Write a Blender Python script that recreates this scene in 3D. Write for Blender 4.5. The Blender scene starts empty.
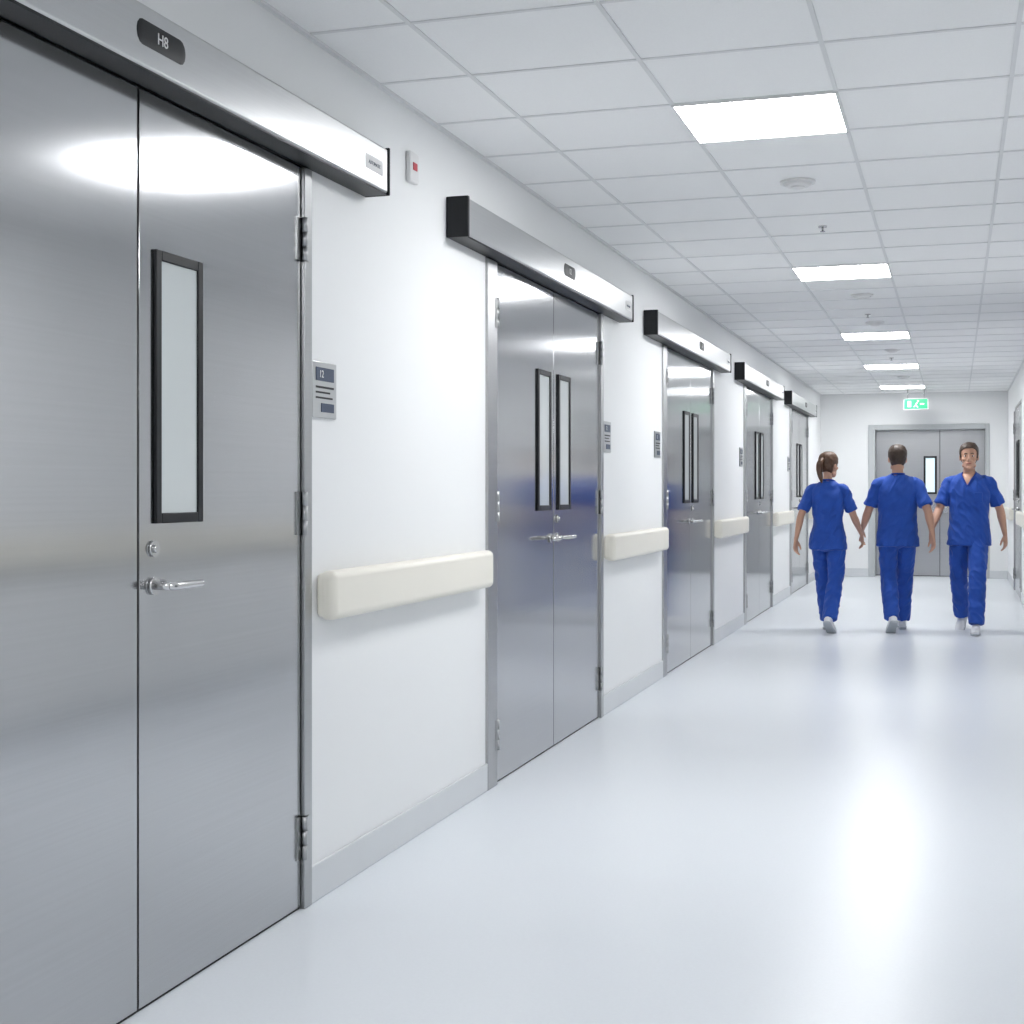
import bpy, bmesh, math, random
from mathutils import Vector, Matrix, noise
random.seed(3)
S=bpy.context.scene
try:
    S.view_settings.view_transform='Standard'; S.view_settings.look='None'
    S.view_settings.exposure=0; S.view_settings.gamma=1
except Exception as e: print(e)
COL=S.collection
# ---------------- constants (metres) ----------------
CAMH=1.38; XL=-2.05; XR=0.77; YB=-5.0; YE=22.75; H=2.885
YAW=math.radians(17.6); F=1398.0
# ---------------- materials ----------------
MATS={}
def mat(name,col,rough=.5,metal=0,emit=None,es=0,bump=None,var=0,varscale=(5,5,5),spec=.5,coat=0,sheen=0):
    if name in MATS: return MATS[name]
    m=bpy.data.materials.new(name); m.use_nodes=True; nt=m.node_tree; N=nt.nodes; L=nt.links
    b=N['Principled BSDF']; b.inputs['Base Color'].default_value=(*col,1)
    b.inputs['Roughness'].default_value=rough; b.inputs['Metallic'].default_value=metal
    b.inputs['Specular IOR Level'].default_value=spec
    if coat: b.inputs['Coat Weight'].default_value=coat
    if sheen: b.inputs['Sheen Weight'].default_value=sheen
    if emit: b.inputs['Emission Color'].default_value=(*emit,1); b.inputs['Emission Strength'].default_value=es
    tc=N.new('ShaderNodeTexCoord')
    if bump:
        sc,st,dist=bump
        mp=N.new('ShaderNodeMapping'); mp.inputs['Scale'].default_value=sc; L.new(tc.outputs['Object'],mp.inputs['Vector'])
        nz=N.new('ShaderNodeTexNoise'); nz.inputs['Scale'].default_value=1; nz.inputs['Detail'].default_value=4
        L.new(mp.outputs[0],nz.inputs['Vector'])
        bp=N.new('ShaderNodeBump'); bp.inputs['Strength'].default_value=st; bp.inputs['Distance'].default_value=dist
        L.new(nz.outputs[0],bp.inputs['Height']); L.new(bp.outputs[0],b.inputs['Normal'])
    mp=N.new('ShaderNodeMapping'); mp.inputs['Scale'].default_value=varscale; L.new(tc.outputs['Object'],mp.inputs['Vector'])
    nz=N.new('ShaderNodeTexNoise'); nz.inputs['Scale'].default_value=1; nz.inputs['Detail'].default_value=3
    L.new(mp.outputs[0],nz.inputs['Vector'])
    mx=N.new('ShaderNodeMix'); mx.data_type='RGBA'
    v=var if var else .02
    mx.inputs[6].default_value=(*[c*(1-v) for c in col],1); mx.inputs[7].default_value=(*[min(1,c*(1+v)) for c in col],1)
    L.new(nz.outputs[0],mx.inputs[0]); L.new(mx.outputs[2],b.inputs['Base Color'])
    MATS[name]=m; return m
def steel(name,col,rough,aniso=.5,tan=(0,1,0)):
    m=mat(name,col,rough,1,var=.05,varscale=(1,1,130))
    nt=m.node_tree; b=nt.nodes['Principled BSDF']
    b.inputs['Anisotropic'].default_value=aniso
    c=nt.nodes.new('ShaderNodeCombineXYZ')
    for i in range(3): c.inputs[i].default_value=tan[i]
    nt.links.new(c.outputs[0],b.inputs['Tangent'])
    tc=nt.nodes.new('ShaderNodeTexCoord'); mp=nt.nodes.new('ShaderNodeMapping'); mp.inputs['Scale'].default_value=(1,1,60)
    nt.links.new(tc.outputs['Object'],mp.inputs['Vector'])
    nz=nt.nodes.new('ShaderNodeTexNoise'); nz.inputs['Scale'].default_value=1.5; nz.inputs['Detail'].default_value=5
    nt.links.new(mp.outputs[0],nz.inputs['Vector'])
    mr=nt.nodes.new('ShaderNodeMapRange'); mr.inputs[3].default_value=rough*.88; mr.inputs[4].default_value=rough*1.15
    nt.links.new(nz.outputs[0],mr.inputs[0]); nt.links.new(mr.outputs[0],b.inputs['Roughness'])
    return m
M_wall=mat('wall_paint_white',(.865,.875,.88),.55,bump=((60,60,60),.05,.001),var=.012,varscale=(1,1,1))
M_floor=mat('vinyl_floor',(.765,.80,.845),.30,var=.03,varscale=(90,90,90),bump=((3,3,3),.02,.004),spec=.36)
M_tile=mat('ceiling_tile',(.925,.93,.935),.85,bump=((90,90,90),.2,.002),var=.03,varscale=(120,120,120))
M_bar=mat('ceiling_tbar',(.76,.77,.78),.5)
M_base=mat('coved_vinyl_base',(.68,.70,.72),.4,var=.03)
M_steel=steel('brushed_steel',(.49,.495,.505),.135,.6)
M_steelE=steel('brushed_steel_end',(.475,.48,.49),.30,tan=(1,0,0))
M_frame=steel('frame_steel',(.43,.435,.44),.30,tan=(0,0,1))
M_oper=steel('operator_aluminium',(.58,.585,.59),.30)
M_chrome=mat('satin_chrome',(.55,.55,.55),.22,1)
M_black=mat('black_plastic',(.010,.011,.013),.4,spec=.3)
M_seal=mat('rubber_seal',(.015,.015,.017),.6)
M_glass=mat('frosted_glass',(.66,.70,.70),.12,coat=.3,var=.04,varscale=(2,2,2))
M_rail=mat('cream_handrail',(.86,.83,.745),.38,var=.015)
M_white=mat('white_plastic',(.80,.80,.80),.35)
M_red=mat('red_plastic',(.55,.05,.07),.35)
M_navy=mat('sign_navy',(.03,.05,.10),.35)
M_emit=mat('led_diffuser',(.9,.9,.9),.5,emit=(.985,.993,1),es=33)
M_green=mat('exit_green',(.0,.32,.14),.4,emit=(.0,.38,.14),es=.2)
M_exitw=mat('exit_white',(.9,.9,.9),.4,emit=(.9,1,.95),es=.2)
M_scrub=mat('scrub_blue',(.008,.070,.40),.75,var=.18,varscale=(9,9,9),bump=((30,30,12),.25,.006),sheen=.1)
M_scrubd=mat('scrub_trim_blue',(.006,.045,.30),.8)
M_skin=mat('skin_light',(.58,.33,.23),.5,var=.08,varscale=(14,14,14))
M_lip=mat('lip',(.42,.16,.13),.45)
M_hairA=mat('hair_brown',(.10,.05,.028),.45,bump=((80,80,10),.5,.004),var=.3,varscale=(60,60,8))
M_hairB=mat('hair_dark',(.05,.030,.020),.5,bump=((120,120,60),.5,.004),var=.3,varscale=(60,60,30))
M_eye=mat('eye_white',(.8,.8,.78),.2)
M_iris=mat('iris_brown',(.03,.02,.015),.2)
M_shoe=mat('shoe_white',(.75,.76,.78),.5)
M_sole=mat('shoe_sole',(.45,.48,.52),.6)
# ---------------- mesh helpers ----------------
def newobj(name,me,parent=None,mats=()):
    o=bpy.data.objects.new(name,me); COL.objects.link(o)
    for m in mats: me.materials.append(m)
    if parent: o.parent=parent
    return o
def empty(name,loc=(0,0,0),rz=0):
    o=bpy.data.objects.new(name,None); COL.objects.link(o); o.location=loc; o.rotation_euler=(0,0,rz); o.empty_display_size=.1
    return o
def addbox(bm,x0,x1,y0,y1,z0,z1,mi=0,bev=0,seg=2):
    r=bmesh.ops.create_cube(bm,size=1)
    vs=r['verts']
    for v in vs:
        v.co=Vector(((x0+x1)/2+v.co.x*(x1-x0),(y0+y1)/2+v.co.y*(y1-y0),(z0+z1)/2+v.co.z*(z1-z0)))
    fs=set(f for v in vs for f in v.link_faces)
    for f in fs: f.material_index=mi
    if bev:
        es=list(set(e for v in vs for e in v.link_edges))
        r=bmesh.ops.bevel(bm,geom=es,offset=bev,segments=seg,affect='EDGES',profile=.5)
        for f in r['faces']: f.material_index=mi; f.smooth=True
def boxes(name,lst,mats,parent=None,bev=0,seg=2):
    bm=bmesh.new()
    for b in lst:
        addbox(bm,*b[:6],mi=b[6] if len(b)>6 else 0,bev=b[7] if len(b)>7 else bev,seg=seg)
    me=bpy.data.meshes.new(name); bm.to_mesh(me); bm.free()
    return newobj(name,me,parent,mats)
def catmull(P,t,i):
    p0=P[max(i-1,0)];p1=P[i];p2=P[min(i+1,len(P)-1)];p3=P[min(i+2,len(P)-1)]
    return .5*((2*p1)+(p2-p0)*t+(2*p0-5*p1+4*p2-p3)*t*t+(3*p1-p0-3*p2+p3)*t**3)
def tube(bm,pts,radii,seg=20,sub=4,side=(1,0,0),mi=0,cap=.5,power=2.0,M=None):
    pts=[Vector(p) for p in pts]; R=[Vector((r,r)) if not hasattr(r,'__len__') else Vector(r) for r in radii]
    C=[];Q=[]
    for i in range(len(pts)-1):
        for k in range(sub):
            C.append(catmull(pts,k/sub,i)); Q.append(catmull(R,k/sub,i))
    C.append(pts[-1]);Q.append(R[-1])
    s0=Vector(side).normalized()
    if cap>0:
        d0=(C[0]-C[1]).normalized(); d1=(C[-1]-C[-2]).normalized(); r0=min(Q[0]);r1=min(Q[-1])
        pre=[];post=[]
        for a in (75,50,25):
            a=math.radians(a)
            pre.append((C[0]+d0*r0*cap*math.sin(a),Q[0]*math.cos(a)))
        for a in (25,50,75):
            a=math.radians(a)
            post.append((C[-1]+d1*r1*cap*math.sin(a),Q[-1]*math.cos(a)))
        C=[p[0] for p in pre]+C+[p[0] for p in post]; Q=[p[1] for p in pre]+Q+[p[1] for p in post]
    rings=[]
    n=len(C)
    for i in range(n):
        d=(C[min(i+1,n-1)]-C[max(i-1,0)])
        d=d.normalized()
        a=(s0-d*s0.dot(d)).normalized(); b=d.cross(a)
        ring=[]
        for k in range(seg):
            th=2*math.pi*k/seg; c=math.cos(th); s=math.sin(th)
            c2=math.copysign(abs(c)**(2/power),c); s2=math.copysign(abs(s)**(2/power),s)
            p=C[i]+a*Q[i][0]*c2+b*Q[i][1]*s2
            if M: p=M@p
            ring.append(bm.verts.new(p))
        rings.append(ring)
    for i in range(n-1):
        for k in range(seg):
            f=bm.faces.new((rings[i][k],rings[i][(k+1)%seg],rings[i+1][(k+1)%seg],rings[i+1][k])); f.smooth=True; f.material_index=mi
    f=bm.faces.new(list(reversed(rings[0]))); f.material_index=mi
    f=bm.faces.new(rings[-1]); f.material_index=mi
def ell(bm,c,r,M=None,mi=0,u=20,v=14,rot=None):
    res=bmesh.ops.create_uvsphere(bm,u_segments=u,v_segments=v,radius=1)
    for w in res['verts']:
        p=Vector((w.co.x*r[0],w.co.y*r[1],w.co.z*r[2]))
        if rot: p=rot@p
        p=p+Vector(c); w.co=M@p if M else p
    for f in set(f for w in res['verts'] for f in w.link_faces): f.smooth=True; f.material_index=mi
def cyl(bm,c,axis,r,depth,mi=0,seg=32,r2=None):
    q=Vector((0,0,1)).rotation_difference(Vector(axis)).to_matrix().to_4x4()
    res=bmesh.ops.create_cone(bm,cap_ends=True,segments=seg,radius1=r,radius2=r if r2 is None else r2,depth=depth,matrix=Matrix.Translation(c)@q)
    for f in set(f for w in res['verts'] for f in w.link_faces):
        f.material_index=mi
        if len(f.verts)==4: f.smooth=True
def fin(name,bm,mats,parent=None):
    bmesh.ops.recalc_face_normals(bm,faces=bm.faces)
    me=bpy.data.meshes.new(name); bm.to_mesh(me); bm.free()
    return newobj(name,me,parent,mats)
def text(name,body,size,loc,rot,m,parent):
    c=bpy.data.curves.new(name,'FONT'); c.body=body; c.size=size; c.align_x='CENTER'; c.align_y='CENTER'; c.extrude=.0006
    c.materials.append(m)
    o=bpy.data.objects.new(name,c); COL.objects.link(o); o.location=loc; o.rotation_euler=rot; o.parent=parent
    return o
TROT=(math.pi/2,0,math.pi/2)

# ---------------- room shell ----------------
DH=2.44; JR=.06
LD=[(3.21,1.0,.955,False),(7.20,1.0,1.0,True),(11.26,1.03,1.03,True),(15.42,1.06,1.06,True),(19.55,1.05,1.05,True)]
RD=[(3.2,1.0,1.0,True),(12.3,1.0,1.0,True),(19.2,1.0,1.0,True)]
T=.15
def wallside(name,xin,xout,doors,JL):
    l=[];y=YB-T
    for c,wl,wr,_ in doors:
        a=c-wl-JL; b=c+wr+JR
        l.append((xin,xout,y,a,0,H)); l.append((xin,xout,a,b,DH+.05,H)); y=b
    l.append((xin,xout,y,YE+T,0,H))
    l=[(min(q[0],q[1]),max(q[0],q[1]),*q[2:]) for q in l]
    return boxes(name,l,[M_wall])
JLL=.14
wallside('wall_left',XL,XL-T,LD,JLL)
wallside('wall_right',XR,XR+T,RD,JR)
EX0,EX1=-1.31,.50; EDH=2.39
boxes('wall_far',[(XL,EX0,YE,YE+T,0,H),(EX1,XR,YE,YE+T,0,H),(EX0,EX1,YE,YE+T,EDH,H)],[M_wall])
boxes('wall_near',[(XL,XR,YB-T,YB,0,H)],[M_wall])
boxes('floor',[(XL-T,XR+T,YB-T,YE+.6,-.1,0)],[M_floor])
boxes('ceiling',[(XL-T,XR+T,YB-T,YE+.6,H,H+.1)],[M_tile])
l=[]
for x in (-1.68,-1.055,-.43,.195): l.append((x-.008,x+.008,YB,YE,H-.005,H))
y=-4.8
while y<YE: l.append((XL,XR,y-.008,y+.008,H-.004,H)); y+=.6
l+= [(XL,XL+.02,YB,YE,H-.010,H),(XR-.02,XR,YB,YE,H-.010,H),(XL,XR,YE-.02,YE,H-.010,H)]
boxes('ceiling_grid',l,[M_bar])
def basesegs(doors,JL):
    s=[];y=YB
    for c,wl,wr,_ in doors: s.append((y,c-wl-JL)); y=c+wr+JR
    s.append((y,YE)); return s
l=[]
for a,b in basesegs(LD,JLL): l.append((XL,XL+.012,a,b,0,.125))
boxes('baseboard_left',l,[M_base],bev=.004)
l=[]
for a,b in basesegs(RD,JR): l.append((XR-.012,XR,a,b,0,.125))
boxes('baseboard_right',l,[M_base],bev=.004)
boxes('baseboard_far',[(XL+.013,EX0,YE-.012,YE,0,.125),(EX1,XR-.013,YE-.012,YE,0,.125)],[M_base],bev=.004)
for yy in (-3.0,1.2,5.4,9.6,13.8,17.4,21.0):
    e=empty('ceiling_light_panel',(-.7425,yy+.3,H))
    boxes('diffuser',[(-.308,.308,-.296,.296,-.010,-.004)],[M_emit],e)
    boxes('trim_frame',[(-.316,-.308,-.304,.304,-.012,0),(.308,.316,-.304,.304,-.012,0),(-.308,.308,-.304,-.296,-.012,0),(-.308,.308,.296,.304,-.012,0)],[M_white],e)

# ---------------- doors ----------------
def lever(bm,t,z,dirn):
    cyl(bm,(.005,t,z),(1,0,0),.024,.010)
    cyl(bm,(.030,t,z),(1,0,0),.010,.05)
    tube(bm,[(.035,t,z),(.055,t+dirn*.006,z),(.062,t+dirn*.03,z),(.062,t+dirn*.09,z),(.060,t+dirn*.15,z)],[.0095,.011,.011,.0105,.010],seg=14,side=(0,0,1))
def door(name,loc,rz,wl,wr,win=(True,True),handles=(True,True),DHh=DH,M=M_steel,winz=(1.267,2.008),hz=1.12,jl=.06):
    e=empty(name,loc,rz); J=JR
    boxes('frame',[(-.12,.014,-wl-jl,-wl-.004,0,DHh-.003),(-.12,.014,wr+.004,wr+J,0,DHh-.003),(-.12,-.001,-wl-jl,wr+J,DHh+.006,DHh+.05)],[M_frame],e,bev=.003)
    boxes('seal',[(-.05,-.006,-wl-.004,wr+.004,0,.007),(-.05,-.004,-.006,.006,0.007,DHh),(-.05,-.02,-wl-.004,-wl+.002,.007,DHh),(-.05,-.02,wr-.002,wr+.004,.007,DHh),(-.05,-.012,-wl-jl,wr+J,DHh-.002,DHh+.006)],[M_seal],e)
    boxes('leaf_near',[(-.045,0,-wl+.002,-.005,.009,DHh-.004)],[M],e,bev=.002)
    boxes('leaf_far',[(-.045,0,.005,wr-.002,.009,DHh-.004)],[M],e,bev=.002)
    for k,(sg,w) in enumerate(((-1,win[0]),(1,win[1]))):
        if not w: continue
        a,b=sorted((sg*.072,sg*.318)); z0,z1=winz; q=.028
        boxes('vision_frame',[(0,.010,a,a+q,z0,z1),(0,.010,b-q,b,z0,z1),(0,.010,a+q,b-q,z0,z0+q),(0,.010,a+q,b-q,z1-q,z1)],[M_black],e,bev=.003)
        boxes('vision_glass',[(0,.004,a+q,b-q,z0+q,z1-q)],[M_glass],e)
    bm=bmesh.new()
    for sg,h in ((-1,handles[0]),(1,handles[1])):
        if not h: continue
        lever(bm,sg*.07,hz,sg)
        if sg==1:
            cyl(bm,(.004,.07,hz+.10),(1,0,0),.022,.008); cyl(bm,(.010,.07,hz+.10),(1,0,0),.011,.012)
    fin('lever_handles',bm,[M_chrome],e)
    bm=bmesh.new()
    for t,sg in ((-wl,-1),(wr,1)):
        for z in (.235,1.30,2.20):
            for kk in range(3): cyl(bm,(.014,t+sg*.004,z-.048+.048*kk),(0,0,1),.0095,.046,seg=16)
            a,b=sorted((t-sg*.032,t)); addbox(bm,0,.004,a,b,z-.07,z+.07)
            a,b=sorted((t,t+sg*.032)); addbox(bm,.012,.017,a,b,z-.07,z+.07)
    fin('hinges',bm,[M_frame],e)
    return e
def operator(loc,rz,h0=-1.53,h1=1.53,pill=0,txt='H8'):
    e=empty('door_operator',loc,rz)
    boxes('housing',[(.001,.095,h0,h1,.008,.168)],[M_oper],e,bev=.008,seg=3)
    boxes('underside_track',[(0.001,.090,h0,h1,0.002,.010)],[M_black],e,bev=.002)
    boxes('end_caps',[(0.001,.100,h0-.022,h0,.001,.174),(0.001,.100,h1,h1+.012,.001,.174)],[M_black],e,bev=.004)
    bm=bmesh.new()
    tube(bm,[(.093,pill-.09,.095),(.093,pill+.09,.095)],[(.036,.005),(.036,.005)],side=(0,0,1),sub=1,cap=6,seg=24)
    fin('display_pill',bm,[M_black],e)
    text('display_text',txt,.042,(.0985,pill,.095),TROT,M_white,e)
    boxes('maker_label',[(.0945,.0965,h1-.20,h1-.05,.06,.11)],[M_white],e)
    text('label_text','AUTOMATIC',.018,(.0968,h1-.125,.085),TROT,M_navy,e)
    return e
OZ=2.44
n=1
for i,(c,wl,wr,w) in enumerate(LD):
    door('door_%d'%n,(XL,c,0),0,wl,wr,win=(w,True),handles=(w,True),jl=JLL,winz=(1.287,2.024) if i==0 else (1.267,2.0)); n+=1
    if i==0: operator((XL,c,OZ),0,-1.6,1.47,-.04,'H8')
    else: operator((XL,c,OZ),0,-1.64 if i==1 else -1.78,1.50,-.02,('H8','12','14','16','18')[i])
for c,wl,wr,w in RD:
    door('door_%d'%n,(XR,c,0),math.pi,wl,wr); n+=1
PC=(EX0+EX1)/2
e=empty('door_%d'%n,(PC,YE,0),-math.pi/2)
W=(EX1-EX0)/2
boxes('portal_frame',[(-.40,.02,-W,-W+.10,0,EDH),(-.40,.02,W-.06,W,0,EDH),(-.40,.02,-W+.10,W-.06,EDH-.08,EDH)],[mat('portal_grey',(.50,.52,.53),.35)],e,bev=.005)
c0=-.235-PC
boxes('leaf_near',[(-.36,-.315,-W+.105,c0-.004,.01,EDH-.085)],[M_steelE],e,bev=.002)
boxes('leaf_far',[(-.36,-.315,c0+.004,W-.065,.01,EDH-.085)],[M_steelE],e,bev=.002)
boxes('seal',[(-.36,-.33,c0-.006,c0+.006,0,EDH-.08),(-.36,-.33,-W+.1,W-.06,0,.01)],[M_seal],e)
a,b=c0-.245,c0-.045; q=.03; z0,z1=1.30,1.90
boxes('vision_frame',[(-.315,-.30,a,a+q,z0,z1),(-.315,-.30,b-q,b,z0,z1),(-.315,-.30,a+q,b-q,z0,z0+q),(-.315,-.30,a+q,b-q,z1-q,z1)],[M_black],e)
boxes('vision_glass',[(-.315,-.31,a+q,b-q,z0+q,z1-q)],[mat('lit_glass',(.75,.85,.9),.2,emit=(.8,.95,1),es=.35)],e)
boxes('push_plate',[(-.315,-.31,c0+.05,c0+.13,1.0,1.2),(-.315,-.31,c0-.13,c0-.05,1.0,1.2)],[M_chrome],e)
# ---------------- handrails ----------------
def rail(loc,rz,L):
    e=empty('wall_handrail',loc,rz)
    bm=bmesh.new()
    addbox(bm,.010,.075,-L/2,L/2,-.083,.083,0,.026,5)
    addbox(bm,0,.05,-L/2+.004,-L/2+.06,-.075,.075,0,.018,4)
    addbox(bm,0,.05,L/2-.06,L/2-.004,-.075,.075,0,.018,4)
    fin('grip',bm,[M_rail],e)
    k=max(2,int(L/.7)); bl=[]
    for i in range(k):
        t=-L/2+.15+(L-.3)*i/(k-1); bl.append((0,.03,t-.03,t+.03,-.05,.05))
    boxes('brackets',bl,[M_white],e)
for a,b in basesegs(LD,JLL):
    a2=max(a,-3.0)+.05; b2=b-.09
    if b2-a2>.6: rail((XL,(a2+b2)/2,1.022),0,b2-a2)
for a,b in basesegs(RD,JR):
    a2=max(a,-4.5)+.12; b2=b-.12
    if b2-a2>.6: rail((XR,(a2+b2)/2,1.03),math.pi,b2-a2)
# ---------------- wall signs / devices ----------------
def sign(loc,rz=0):
    e=empty('room_sign',loc,rz)
    boxes('plate',[(0,.010,-.095,.095,-.095,.095)],[M_oper],e,bev=.003)
    boxes('header',[(.010,.012,-.07,.07,.03,.075),(.010,.012,-.03,.07,-.075,-.045)],[M_navy],e)
    boxes('rows',[(.010,.0115,-.07,.07,.005,.012),(.010,.0115,-.07,.04,-.012,-.006),(.010,.0115,-.07,.06,-.03,-.024)],[M_seal],e)
    text('number','12',.035,(.0125,-.03,.052),TROT,M_white,e)
sign((XL,4.33,1.715)); sign((XL,8.37,1.70)); sign((XL,9.90,1.70)); sign((XL,14.02,1.70)); sign((XL,18.2,1.70))
e=empty('fire_alarm_call_point',(XL,5.13,2.645))
boxes('housing',[(0,.022,-.045,.045,-.06,.06)],[M_white],e,bev=.006)
boxes('button',[(.022,.025,-.022,.022,-.012,.018)],[M_red],e,bev=.002)
def detector(x,y,r=.085):
    e=empty('smoke_detector',(x,y,H))
    bm=bmesh.new(); cyl(bm,(0,0,-.006),(0,0,1),r,.012); cyl(bm,(0,0,-.020),(0,0,-1),r*.85,.016,r2=r*.6); cyl(bm,(0,0,-.031),(0,0,1),r*.4,.006)
    fin('body',bm,[M_white],e)
    bm=bmesh.new(); cyl(bm,(0,0,-.0135),(0,0,1),r*.86,.003); fin('vent_ring',bm,[M_bar],e)
for x,y in ((-.735,6.94),(-.69,11.15),(-.69,13.0),(-.65,15.6),(-.66,19.4)): detector(x,y)
for x,y in ((-.725,8.17),(-.72,12.4),(-.7,16.6)):
    e=empty('sprinkler_head',(x,y,H)); bm=bmesh.new()
    cyl(bm,(0,0,-.003),(0,0,1),.025,.006); cyl(bm,(0,0,-.015),(0,0,1),.006,.03); cyl(bm,(0,0,-.03),(0,0,1),.014,.003)
    fin('body',bm,[M_chrome],e)
e=empty('exit_sign',(-.57,22.0,2.665),-math.pi/2)
boxes('housing',[(-.02,.02,-.18,.18,-.085,.085)],[M_white],e,bev=.004)
boxes('face',[(.02,.023,-.17,.17,-.075,.075)],[M_green],e)
boxes('pictogram',[(.023,.025,-.12,-.07,-.045,.045),(.023,.025,.06,.12,-.010,.010)],[M_exitw],e)
bm=bmesh.new()
for s in (-1,1): cyl(bm,(0,s*.12,.15),(0,0,1),.006,.14)
fin('rods',bm,[M_chrome],e)
bm=bmesh.new(); cyl(bm,(.024,.03,.042),(1,0,0),.014,.002,seg=16)
tube(bm,[(.024,.02,.02),(.024,.0,-.015),(.024,.03,-.05)],[.009,.010,.007],side=(1,0,0),seg=8)
tube(bm,[(.024,.0,-.015),(.024,-.03,-.045)],[.009,.007],side=(1,0,0),seg=8)
fin('running_figure',bm,[M_exitw],e)

# ---------------- people ----------------
def remesh(bm,vox,smooth=2,wr=0,wsc=(9,9,5),seed=0,cut=None):
    bmesh.ops.recalc_face_normals(bm,faces=bm.faces)
    me=bpy.data.meshes.new('tmp'); bm.to_mesh(me); bm.free()
    o=bpy.data.objects.new('tmp',me); COL.objects.link(o)
    m=o.modifiers.new('r','REMESH'); m.mode='VOXEL'; m.voxel_size=vox
    s=o.modifiers.new('s','SMOOTH'); s.factor=.5; s.iterations=smooth
    dg=bpy.context.evaluated_depsgraph_get(); dg.update()
    me2=bpy.data.meshes.new_from_object(o.evaluated_get(dg))
    bpy.data.objects.remove(o,do_unlink=True)
    if wr:
        nr=[v.normal.copy() for v in me2.vertices]
        for v,nn in zip(me2.vertices,nr):
            p=v.co
            q=Vector((p.x*wsc[0]+seed,p.y*wsc[1]+p.z*2,p.z*wsc[2]+p.x*6))
            a=noise.noise(q)+.5*noise.noise(q*2.1)
            a=1-abs(a)*2.6
            v.co=p+nn*wr*a
    if cut:
        b2=bmesh.new(); b2.from_mesh(me2)
        df=[f for f in b2.faces if cut(f.calc_center_median(),f.normal)]
        bmesh.ops.delete(b2,geom=df,context='FACES'); b2.to_mesh(me2); b2.free()
    me2.polygons.foreach_set('use_smooth',[True]*len(me2.polygons))
    return me2
HP=[(0,.020,-.074,-.045),(.010,.033,-.084,-.030),(.03,.046,-.086,.0),(.055,.054,-.087,.045),(.08,.061,-.087,.075),(.105,.067,-.087,.09),(.13,.072,-.088,.099),(.155,.075,-.088,.103),(.18,.073,-.083,.101),(.2,.067,-.073,.093),(.217,.055,-.057,.078),(.229,.038,-.037,.057),(.236,.018,-.012,.030),(.2375,.004,.004,.012)]
def headgrid(off=0,seg=40,sub=4):
    P=[Vector((a[1],a[2],a[3])) for a in HP]; Z=[Vector((a[0],0)) for a in HP]
    rows=[]
    for i in range(len(HP)-1):
        for k in range(sub): rows.append((catmull(Z,k/sub,i).x,catmull(P,k/sub,i)))
    rows.append((HP[-1][0],P[-1]))
    g=[]
    for z,p in rows:
        yc=p[1]*.5+p[2]*.5; r=[]
        hy=(p[2]-p[1])/2
        for k in range(seg):
            th=2*math.pi*k/seg
            c=math.sin(th); s=-math.cos(th)
            pw=2/2.25
            x=p[0]*math.copysign(abs(c)**pw,c); y=yc+hy*math.copysign(abs(s)**pw,s)
            v=Vector((x,y,z))
            if off:
                cen=Vector((0,.01,.13)); v=v+(v-cen).normalized()*off
            r.append(v)
        g.append(r)
    return g
def addgrid(bm,g,M,keep=None,cap=True):
    V=[[bm.verts.new(M@v) for v in r] for r in g]; n=len(g[0])
    for i in range(len(g)-1):
        for k in range(n):
            if keep:
                c=(g[i][k]+g[i+1][(k+1)%n])/2
                if not keep(c,2*math.pi*(k+.5)/n): continue
            f=bm.faces.new((V[i][k],V[i][(k+1)%n],V[i+1][(k+1)%n],V[i+1][k])); f.smooth=True
    f=bm.faces.new(V[-1]); f.smooth=True
    if cap: bm.faces.new(list(reversed(V[0])))
def hand(bm,Wp,d,nrm,s):
    """Wp wrist, d pointing direction, nrm = palm normal, s = thumb side"""
    d=d.normalized(); s=(s-d*s.dot(d)).normalized(); nrm=(nrm-d*nrm.dot(d)-s*nrm.dot(s)).normalized()
    tube(bm,[Wp-d*.02,Wp+d*.015,Wp+d*.05,Wp+d*.085],[(.026,.020),(.029,.018),(.040,.016),(.040,.013)],side=s,seg=16)
    for off,ln,cu in ((-.033,.062,1.25),(-.0115,.078,1.1),(.0105,.084,1.0),(.0325,.074,.85)):
        b=Wp+d*.082+s*off
        fan=s*(off*.9); pts=[b-d*.015,b]; dd=(d+fan).normalized(); ang=0
        for frac,a in ((.45,14),(.32,24),(.23,22)):
            ang+=math.radians(a*cu); dr=dd*math.cos(ang)+nrm*math.sin(ang)
            pts.append(pts[-1]+dr*ln*frac)
        tube(bm,pts,[.0088,.0088,.0084,.0078,.0066],side=s,seg=10,sub=3,cap=.9)
    b=Wp+d*.018+s*.022
    tube(bm,[b,b+(d*.6+s*.7+nrm*.2).normalized()*.03,b+(d*.75+s*.62+nrm*.3).normalized()*.06,b+(d*.9+s*.45+nrm*.35).normalized()*.085],[.015,.014,.0105,.0085],side=nrm,seg=12,cap=.9)
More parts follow.
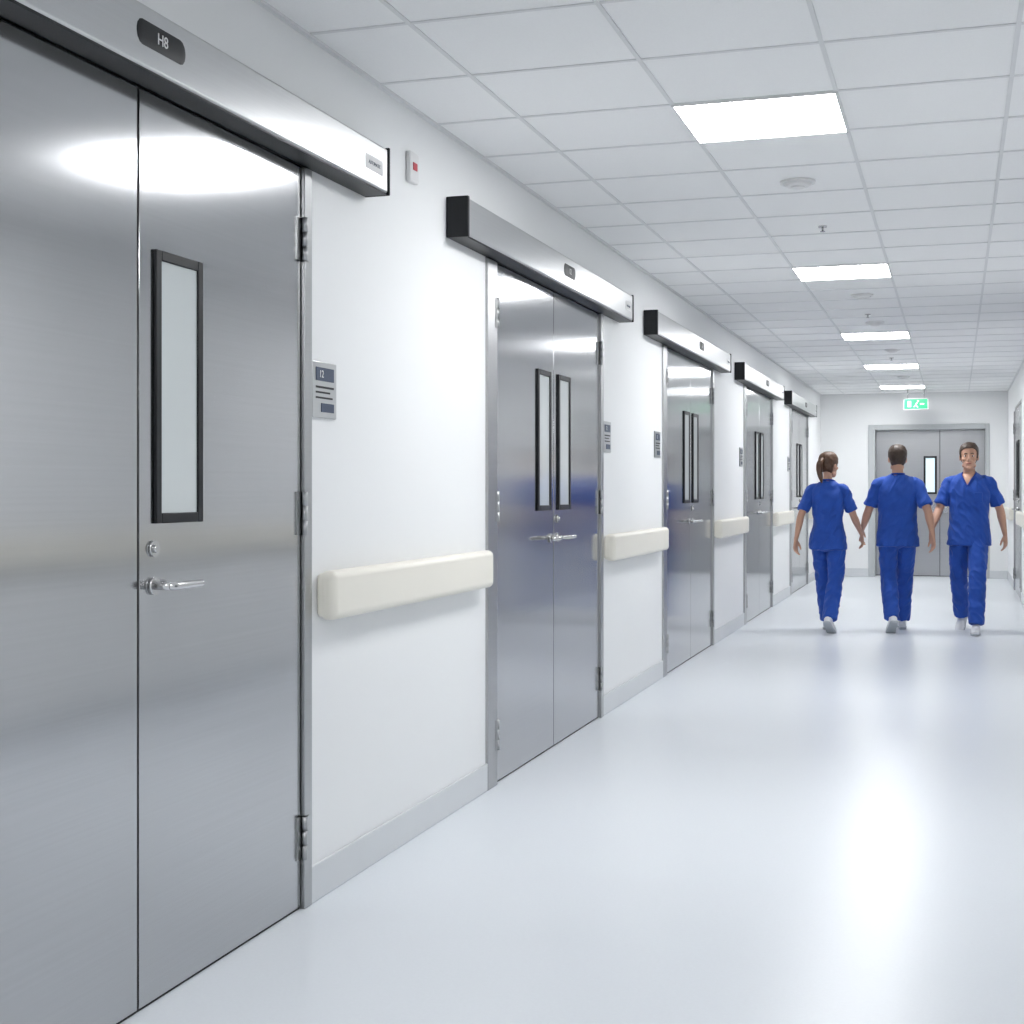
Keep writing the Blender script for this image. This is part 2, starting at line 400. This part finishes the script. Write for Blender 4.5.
def person(loc,rz,height,hairmat,female=False,headrot=0,headtilt=0,stride=1,armsw=.10,seed=0,vneck=True,wid=1.0,spread=0.0):
    """faces local -Y; +x is figure's left"""
    root=empty('hospital_worker',loc,rz); sc=height/1.80; root.scale=(sc,sc,sc)
    feet={}
    for sd in (-1,1):
        front=(sd==stride)
        ball=Vector((sd*(.085+spread),(-.36 if front else .18),0)); pitch=0 if front else math.radians(38)
        R=Matrix.Translation(ball)@Matrix.Rotation(pitch,4,'X')@Matrix.Translation(-Vector((0,-.11,0)))
        R=R@Matrix.Rotation(math.radians(sd*5),4,'Z')
        ank=R@Vector((0,0,.10)); feet[sd]=(R,ank,front)
        bm=bmesh.new()
        tube(bm,[(0,.060,.045),(0,.02,.052),(0,-.04,.048),(0,-.10,.040),(0,-.16,.034),(0,-.19,.030)],[(.034,.038),(.038,.045),(.040,.042),(.045,.034),(.040,.027),(.026,.020)],side=(1,0,0),seg=20,power=2.3,cap=.7,M=R)
        tube(bm,[(0,.018,.06),(0,.015,.125)],[(.036,.045),(.034,.040)],side=(1,0,0),seg=20,M=R,cap=.1)
        me=remesh(bm,.006,2); newobj('shoe_upper',me,root,[M_shoe])
        bm=bmesh.new()
        tube(bm,[(0,.070,.012),(0,.02,.012),(0,-.04,.012),(0,-.10,.012),(0,-.165,.012),(0,-.195,.013)],[(.036,.012),(.040,.012),(.040,.012),(.047,.012),(.041,.012),(.027,.010)],side=(1,0,0),seg=20,power=3,cap=1,M=R)
        fin('shoe_sole',bm,[M_sole],root)
    bm=bmesh.new()
    hipw=.178 if not female else .172
    tube(bm,[(0,0,1.06),(0,.0,.98),(0,.01,.90),(0,.01,.84)],[(hipw-.035,.100),(hipw-.015,.110),(hipw-.012,.116),(hipw-.05,.10)],side=(1,0,0),seg=28,cap=.3)
    for sd in (-1,1):
        R,ank,front=feet[sd]
        hip=Vector((sd*.084,0,.93)); 
        mid=(hip+ank)/2; kn=mid+Vector((sd*.008,-.03 if front else -.11,.03))
        hem=ank
        tube(bm,[hip,hip.lerp(kn,.3),hip.lerp(kn,.7),kn,kn.lerp(hem,.45),kn.lerp(hem,.8),hem],[(.080,.098),(.088,.100),(.084,.090),(.077,.080),(.075,.079),(.072,.076),(.071,.076)],side=(1,0,0),seg=24,cap=.12)
    newobj('trousers',remesh(bm,.008,3,wr=.008,wsc=(9,9,9),seed=seed),root,[M_scrub])
    arms={}
    for sd in (-1,1):
        sw=armsw*(1 if sd==stride else -1)
        sh=Vector((sd*.172*wid,.005,1.435)); el=Vector((sd*.258*wid,.03+sw*.6,1.165)); wr_=Vector((sd*.298*wid,-.03+sw*1.3-(.05 if sw<0 else 0),.925+(.045 if sw<0 else 0)))
        arms[sd]=(sh,el,wr_)
    HM=Matrix.Translation((0,.006,1.553))@Matrix.Rotation(headrot,4,'Z')@Matrix.Rotation(headtilt,4,'X')@Matrix.Translation((0,-.02,0))@Matrix.Scale(1.06,4)
    bm=bmesh.new()
    addgrid(bm,headgrid(),HM)
    tube(bm,[(0,-.080,.128),(0,-.093,.108),(0,-.104,.088),(0,-.094,.076)],[(.008,.009),(.009,.011),(.013,.013),(.012,.008)],side=(1,0,0),seg=12,M=HM)
    for s in (-1,1):
        ell(bm,(s*.011,-.092,.081),(.009,.009,.007),HM,u=10,v=8)
        ell(bm,(s*.030,-.074,.137),(.022,.010,.007),HM,u=12,v=8)
        ell(bm,(s*.040,-.060,.088),(.022,.022,.020),HM,u=12,v=8)
        ell(bm,(s*.076,.012,.105),(.008,.019,.031),HM,u=14,v=10,rot=Matrix.Rotation(s*.35,3,'Z'))
        ell(bm,(s*.049,-.01,.035),(.012,.03,.02),HM,u=12,v=8)
    ell(bm,(0,-.080,.014),(.020,.014,.014),HM,u=12,v=8)
    ell(bm,(0,-.082,.052),(.026,.012,.016),HM,u=12,v=8)
    nr=.044 if female else .053
    tube(bm,[(0,.025,1.44),(0,.020,1.50),(0,.008,1.56),(0,.005,1.63)],[(nr+.03,nr+.01),(nr+.008,nr+.003),(nr,nr),(nr,nr+.004)],side=(1,0,0),seg=24)
    tube(bm,[(0,.0,1.10),(0,0,1.25),(0,0,1.38),(0,0.005,1.44),(0,.012,1.485)],[(.13*wid,.09),(.145*wid,.098),(.15*wid,.098),(.13*wid,.085),(.078,.062)],side=(1,0,0),seg=28)
    for sd in (-1,1):
        sh,el,wr_=arms[sd]; k=.9 if female else 1
        tube(bm,[sh,sh.lerp(el,.35),sh.lerp(el,.75),el,el.lerp(wr_,.25),el.lerp(wr_,.65),wr_],[.042*k,.045*k,.042*k,.039*k,(.042*k,.040*k),(.033*k,.030*k),(.027*k,.021*k)],side=(0,1,0),seg=18)
        d=(wr_-el).normalized()*.55+Vector((-sd*.04,0,-.6))
        hand(bm,wr_,d,Vector((-sd,.25,0)),Vector((-sd*.25,-1,0)))
    newobj('body',remesh(bm,.0045,2),root,[M_skin])
    bm=bmesh.new()
    if female:
        RR=[(.188,.140),(.180,.130),(.148,.110),(.152,.118),(.164,.126),(.164,.112),(.140,.092),(.094,.074),(.056,.058)]
    else:
        RR=[(.202,.142),(.194,.132),(.178,.122),(.182,.122),(.192,.124),(.186,.112),(.158,.094),(.112,.078),(.066,.064)]
    ZZ=[.83,.94,1.08,1.20,1.32,1.405,1.455,1.494,1.520]; YY=[.0,.0,.0,0,0,.002,.008,.015,.018]
    tube(bm,[(0,yy,z) for yy,z in zip(YY,ZZ)],RR,side=(1,0,0),seg=36,cap=.06,power=2.25)
    for sd in (-1,1):
        sh,el,wr_=arms[sd]; k=.9 if female else 1
        tube(bm,[Vector((sd*.07,.012,1.460)),sh+Vector((-sd*.04,0,.008)),sh+Vector((sd*.004,0,-.012)),sh.lerp(el,.25),sh.lerp(el,.5),sh.lerp(el,.80)],[(.045*k,.042*k),(.056*k,.052*k),(.059*k,.057*k),(.061*k,.060*k),(.062*k,.062*k),(.066*k,.068*k)],side=(0,1,0),seg=22,cap=.05)
    cut=None
    if vneck:
        cut=lambda c,nn:(c.y<0 and c.z>1.385 and abs(c.x)<(c.z-1.385)*.52 and c.z<1.53)
    newobj('scrub_top',remesh(bm,.0065,6,wr=.0065,wsc=(9,9,8),seed=seed+5,cut=cut),root,[M_scrub])
    bm=bmesh.new()
    tube(bm,[(.066,-.025,1.513),(.056,.055,1.525),(0,.085,1.528),(-.056,.055,1.525),(-.066,-.025,1.513)],[(.009,.005)]*5,side=(0,0,1),seg=10,sub=5)
    if vneck:
        for s in (-1,1):
            tube(bm,[(s*.066,-.025,1.513),(s*.060,-.066,1.492),(s*.036,-.098,1.453),(0,-.117,1.383)],[(.009,.005)]*4,side=(1,0,0),seg=10,sub=5)
    fin('collar',bm,[M_scrubd],root)
    if vneck:
        boxes('chest_pocket',[(.055,.135,-.122,-.108,1.24,1.335)],[M_scrub],root,bev=.004)
    def keep(c,th):
        a=abs(math.degrees(th if th<math.pi else th-2*math.pi))
        pts=[(0,.190),(25,.192),(45,.182),(60,.165),(72,.110),(85,.098),(92,.125),(102,.12),(115,.06),(140,.035),(180,.025)]
        for (a0,z0),(a1,z1) in zip(pts,pts[1:]):
            if a0<=a<=a1: zl=z0+(z1-z0)*(a-a0)/(a1-a0); break
        return c.z>zl
    bm=bmesh.new(); addgrid(bm,headgrid(.010,seg=72,sub=7),HM,keep,cap=False)
    vs=[v for v in bm.verts if not v.link_faces]; bmesh.ops.delete(bm,geom=vs,context='VERTS')
    for v in bm.verts:
        v.co+= (v.co-HM@Vector((0,.01,.13))).normalized()*.004*noise.noise(v.co*45)
    h=fin('hair',bm,[hairmat],root)
    m=h.modifiers.new('sol','SOLIDIFY'); m.thickness=.012; m.offset=-1
    if female:
        bm=bmesh.new()
        tube(bm,[(0,.095,.165),(0,.125,.165),(.004,.150,.13),(.008,.148,.07),(.006,.130,.0),(.0,.118,-.05)],[(.020,.018),(.020,.018),(.030,.024),(.032,.024),(.024,.018),(.006,.006)],side=(1,0,0),seg=18,M=HM)
        tube(bm,[(0,.103,.166),(0,.122,.166)],[.023,.023],side=(1,0,0),seg=16,M=HM)
        fin('ponytail',bm,[hairmat],root)
    bm=bmesh.new()
    for s in (-1,1): ell(bm,(s*.0305,-.0765,.119),(.0135,.008,.0068),HM,u=14,v=8)
    fin('eyes',bm,[M_eye],root)
    bm=bmesh.new()
    for s in (-1,1): ell(bm,(s*.0305,-.0828,.119),(.0058,.003,.0060),HM,u=12,v=8)
    fin('irises',bm,[M_iris],root)
    bm=bmesh.new()
    for s in (-1,1): tube(bm,[(s*.014,-.0865,.139),(s*.030,-.0845,.1435),(s*.047,-.072,.138)],[(.003,.004)]*3,side=(1,0,0),seg=8,M=HM)
    fin('eyebrows',bm,[hairmat],root)
    bm=bmesh.new()
    tube(bm,[(-.023,-.083,.050),(-.010,-.0925,.0525),(0,-.094,.0515),(.010,-.0925,.0525),(.023,-.083,.050)],[(.002,.003),(.003,.0055),(.003,.0055),(.003,.0055),(.002,.003)],side=(0,1,0),seg=10,M=HM)
    fin('lips',bm,[M_lip],root)
    return root
person((-1.18,13.85,0),math.pi-.14,1.73,M_hairA,female=True,headrot=-.35,stride=1,armsw=.15,seed=1,vneck=True,wid=.95,spread=-.02)
person((-.535,14.05,0),math.pi+.16,1.80,M_hairB,stride=-1,armsw=.13,seed=2,vneck=True,wid=1.05,spread=-.01)
person((.125,14.25,0),-.14,1.82,M_hairB,headrot=.12,stride=1,armsw=.13,seed=3,vneck=True,wid=1.05,spread=.01)

# ---------------- world + camera ----------------
w=bpy.data.worlds.new('world'); S.world=w; w.use_nodes=True
w.node_tree.nodes['Background'].inputs[0].default_value=(.8,.85,.9,1); w.node_tree.nodes['Background'].inputs[1].default_value=.3
cd=bpy.data.cameras.new('camera'); cam=bpy.data.objects.new('camera',cd); COL.objects.link(cam)
cam.location=(0,0,CAMH); cam.rotation_euler=(math.pi/2,0,YAW)
cd.sensor_width=36; cd.lens=F/1024*36; cd.shift_y=-(512-489)/1024; cd.clip_start=.05; cd.clip_end=100
S.camera=cam
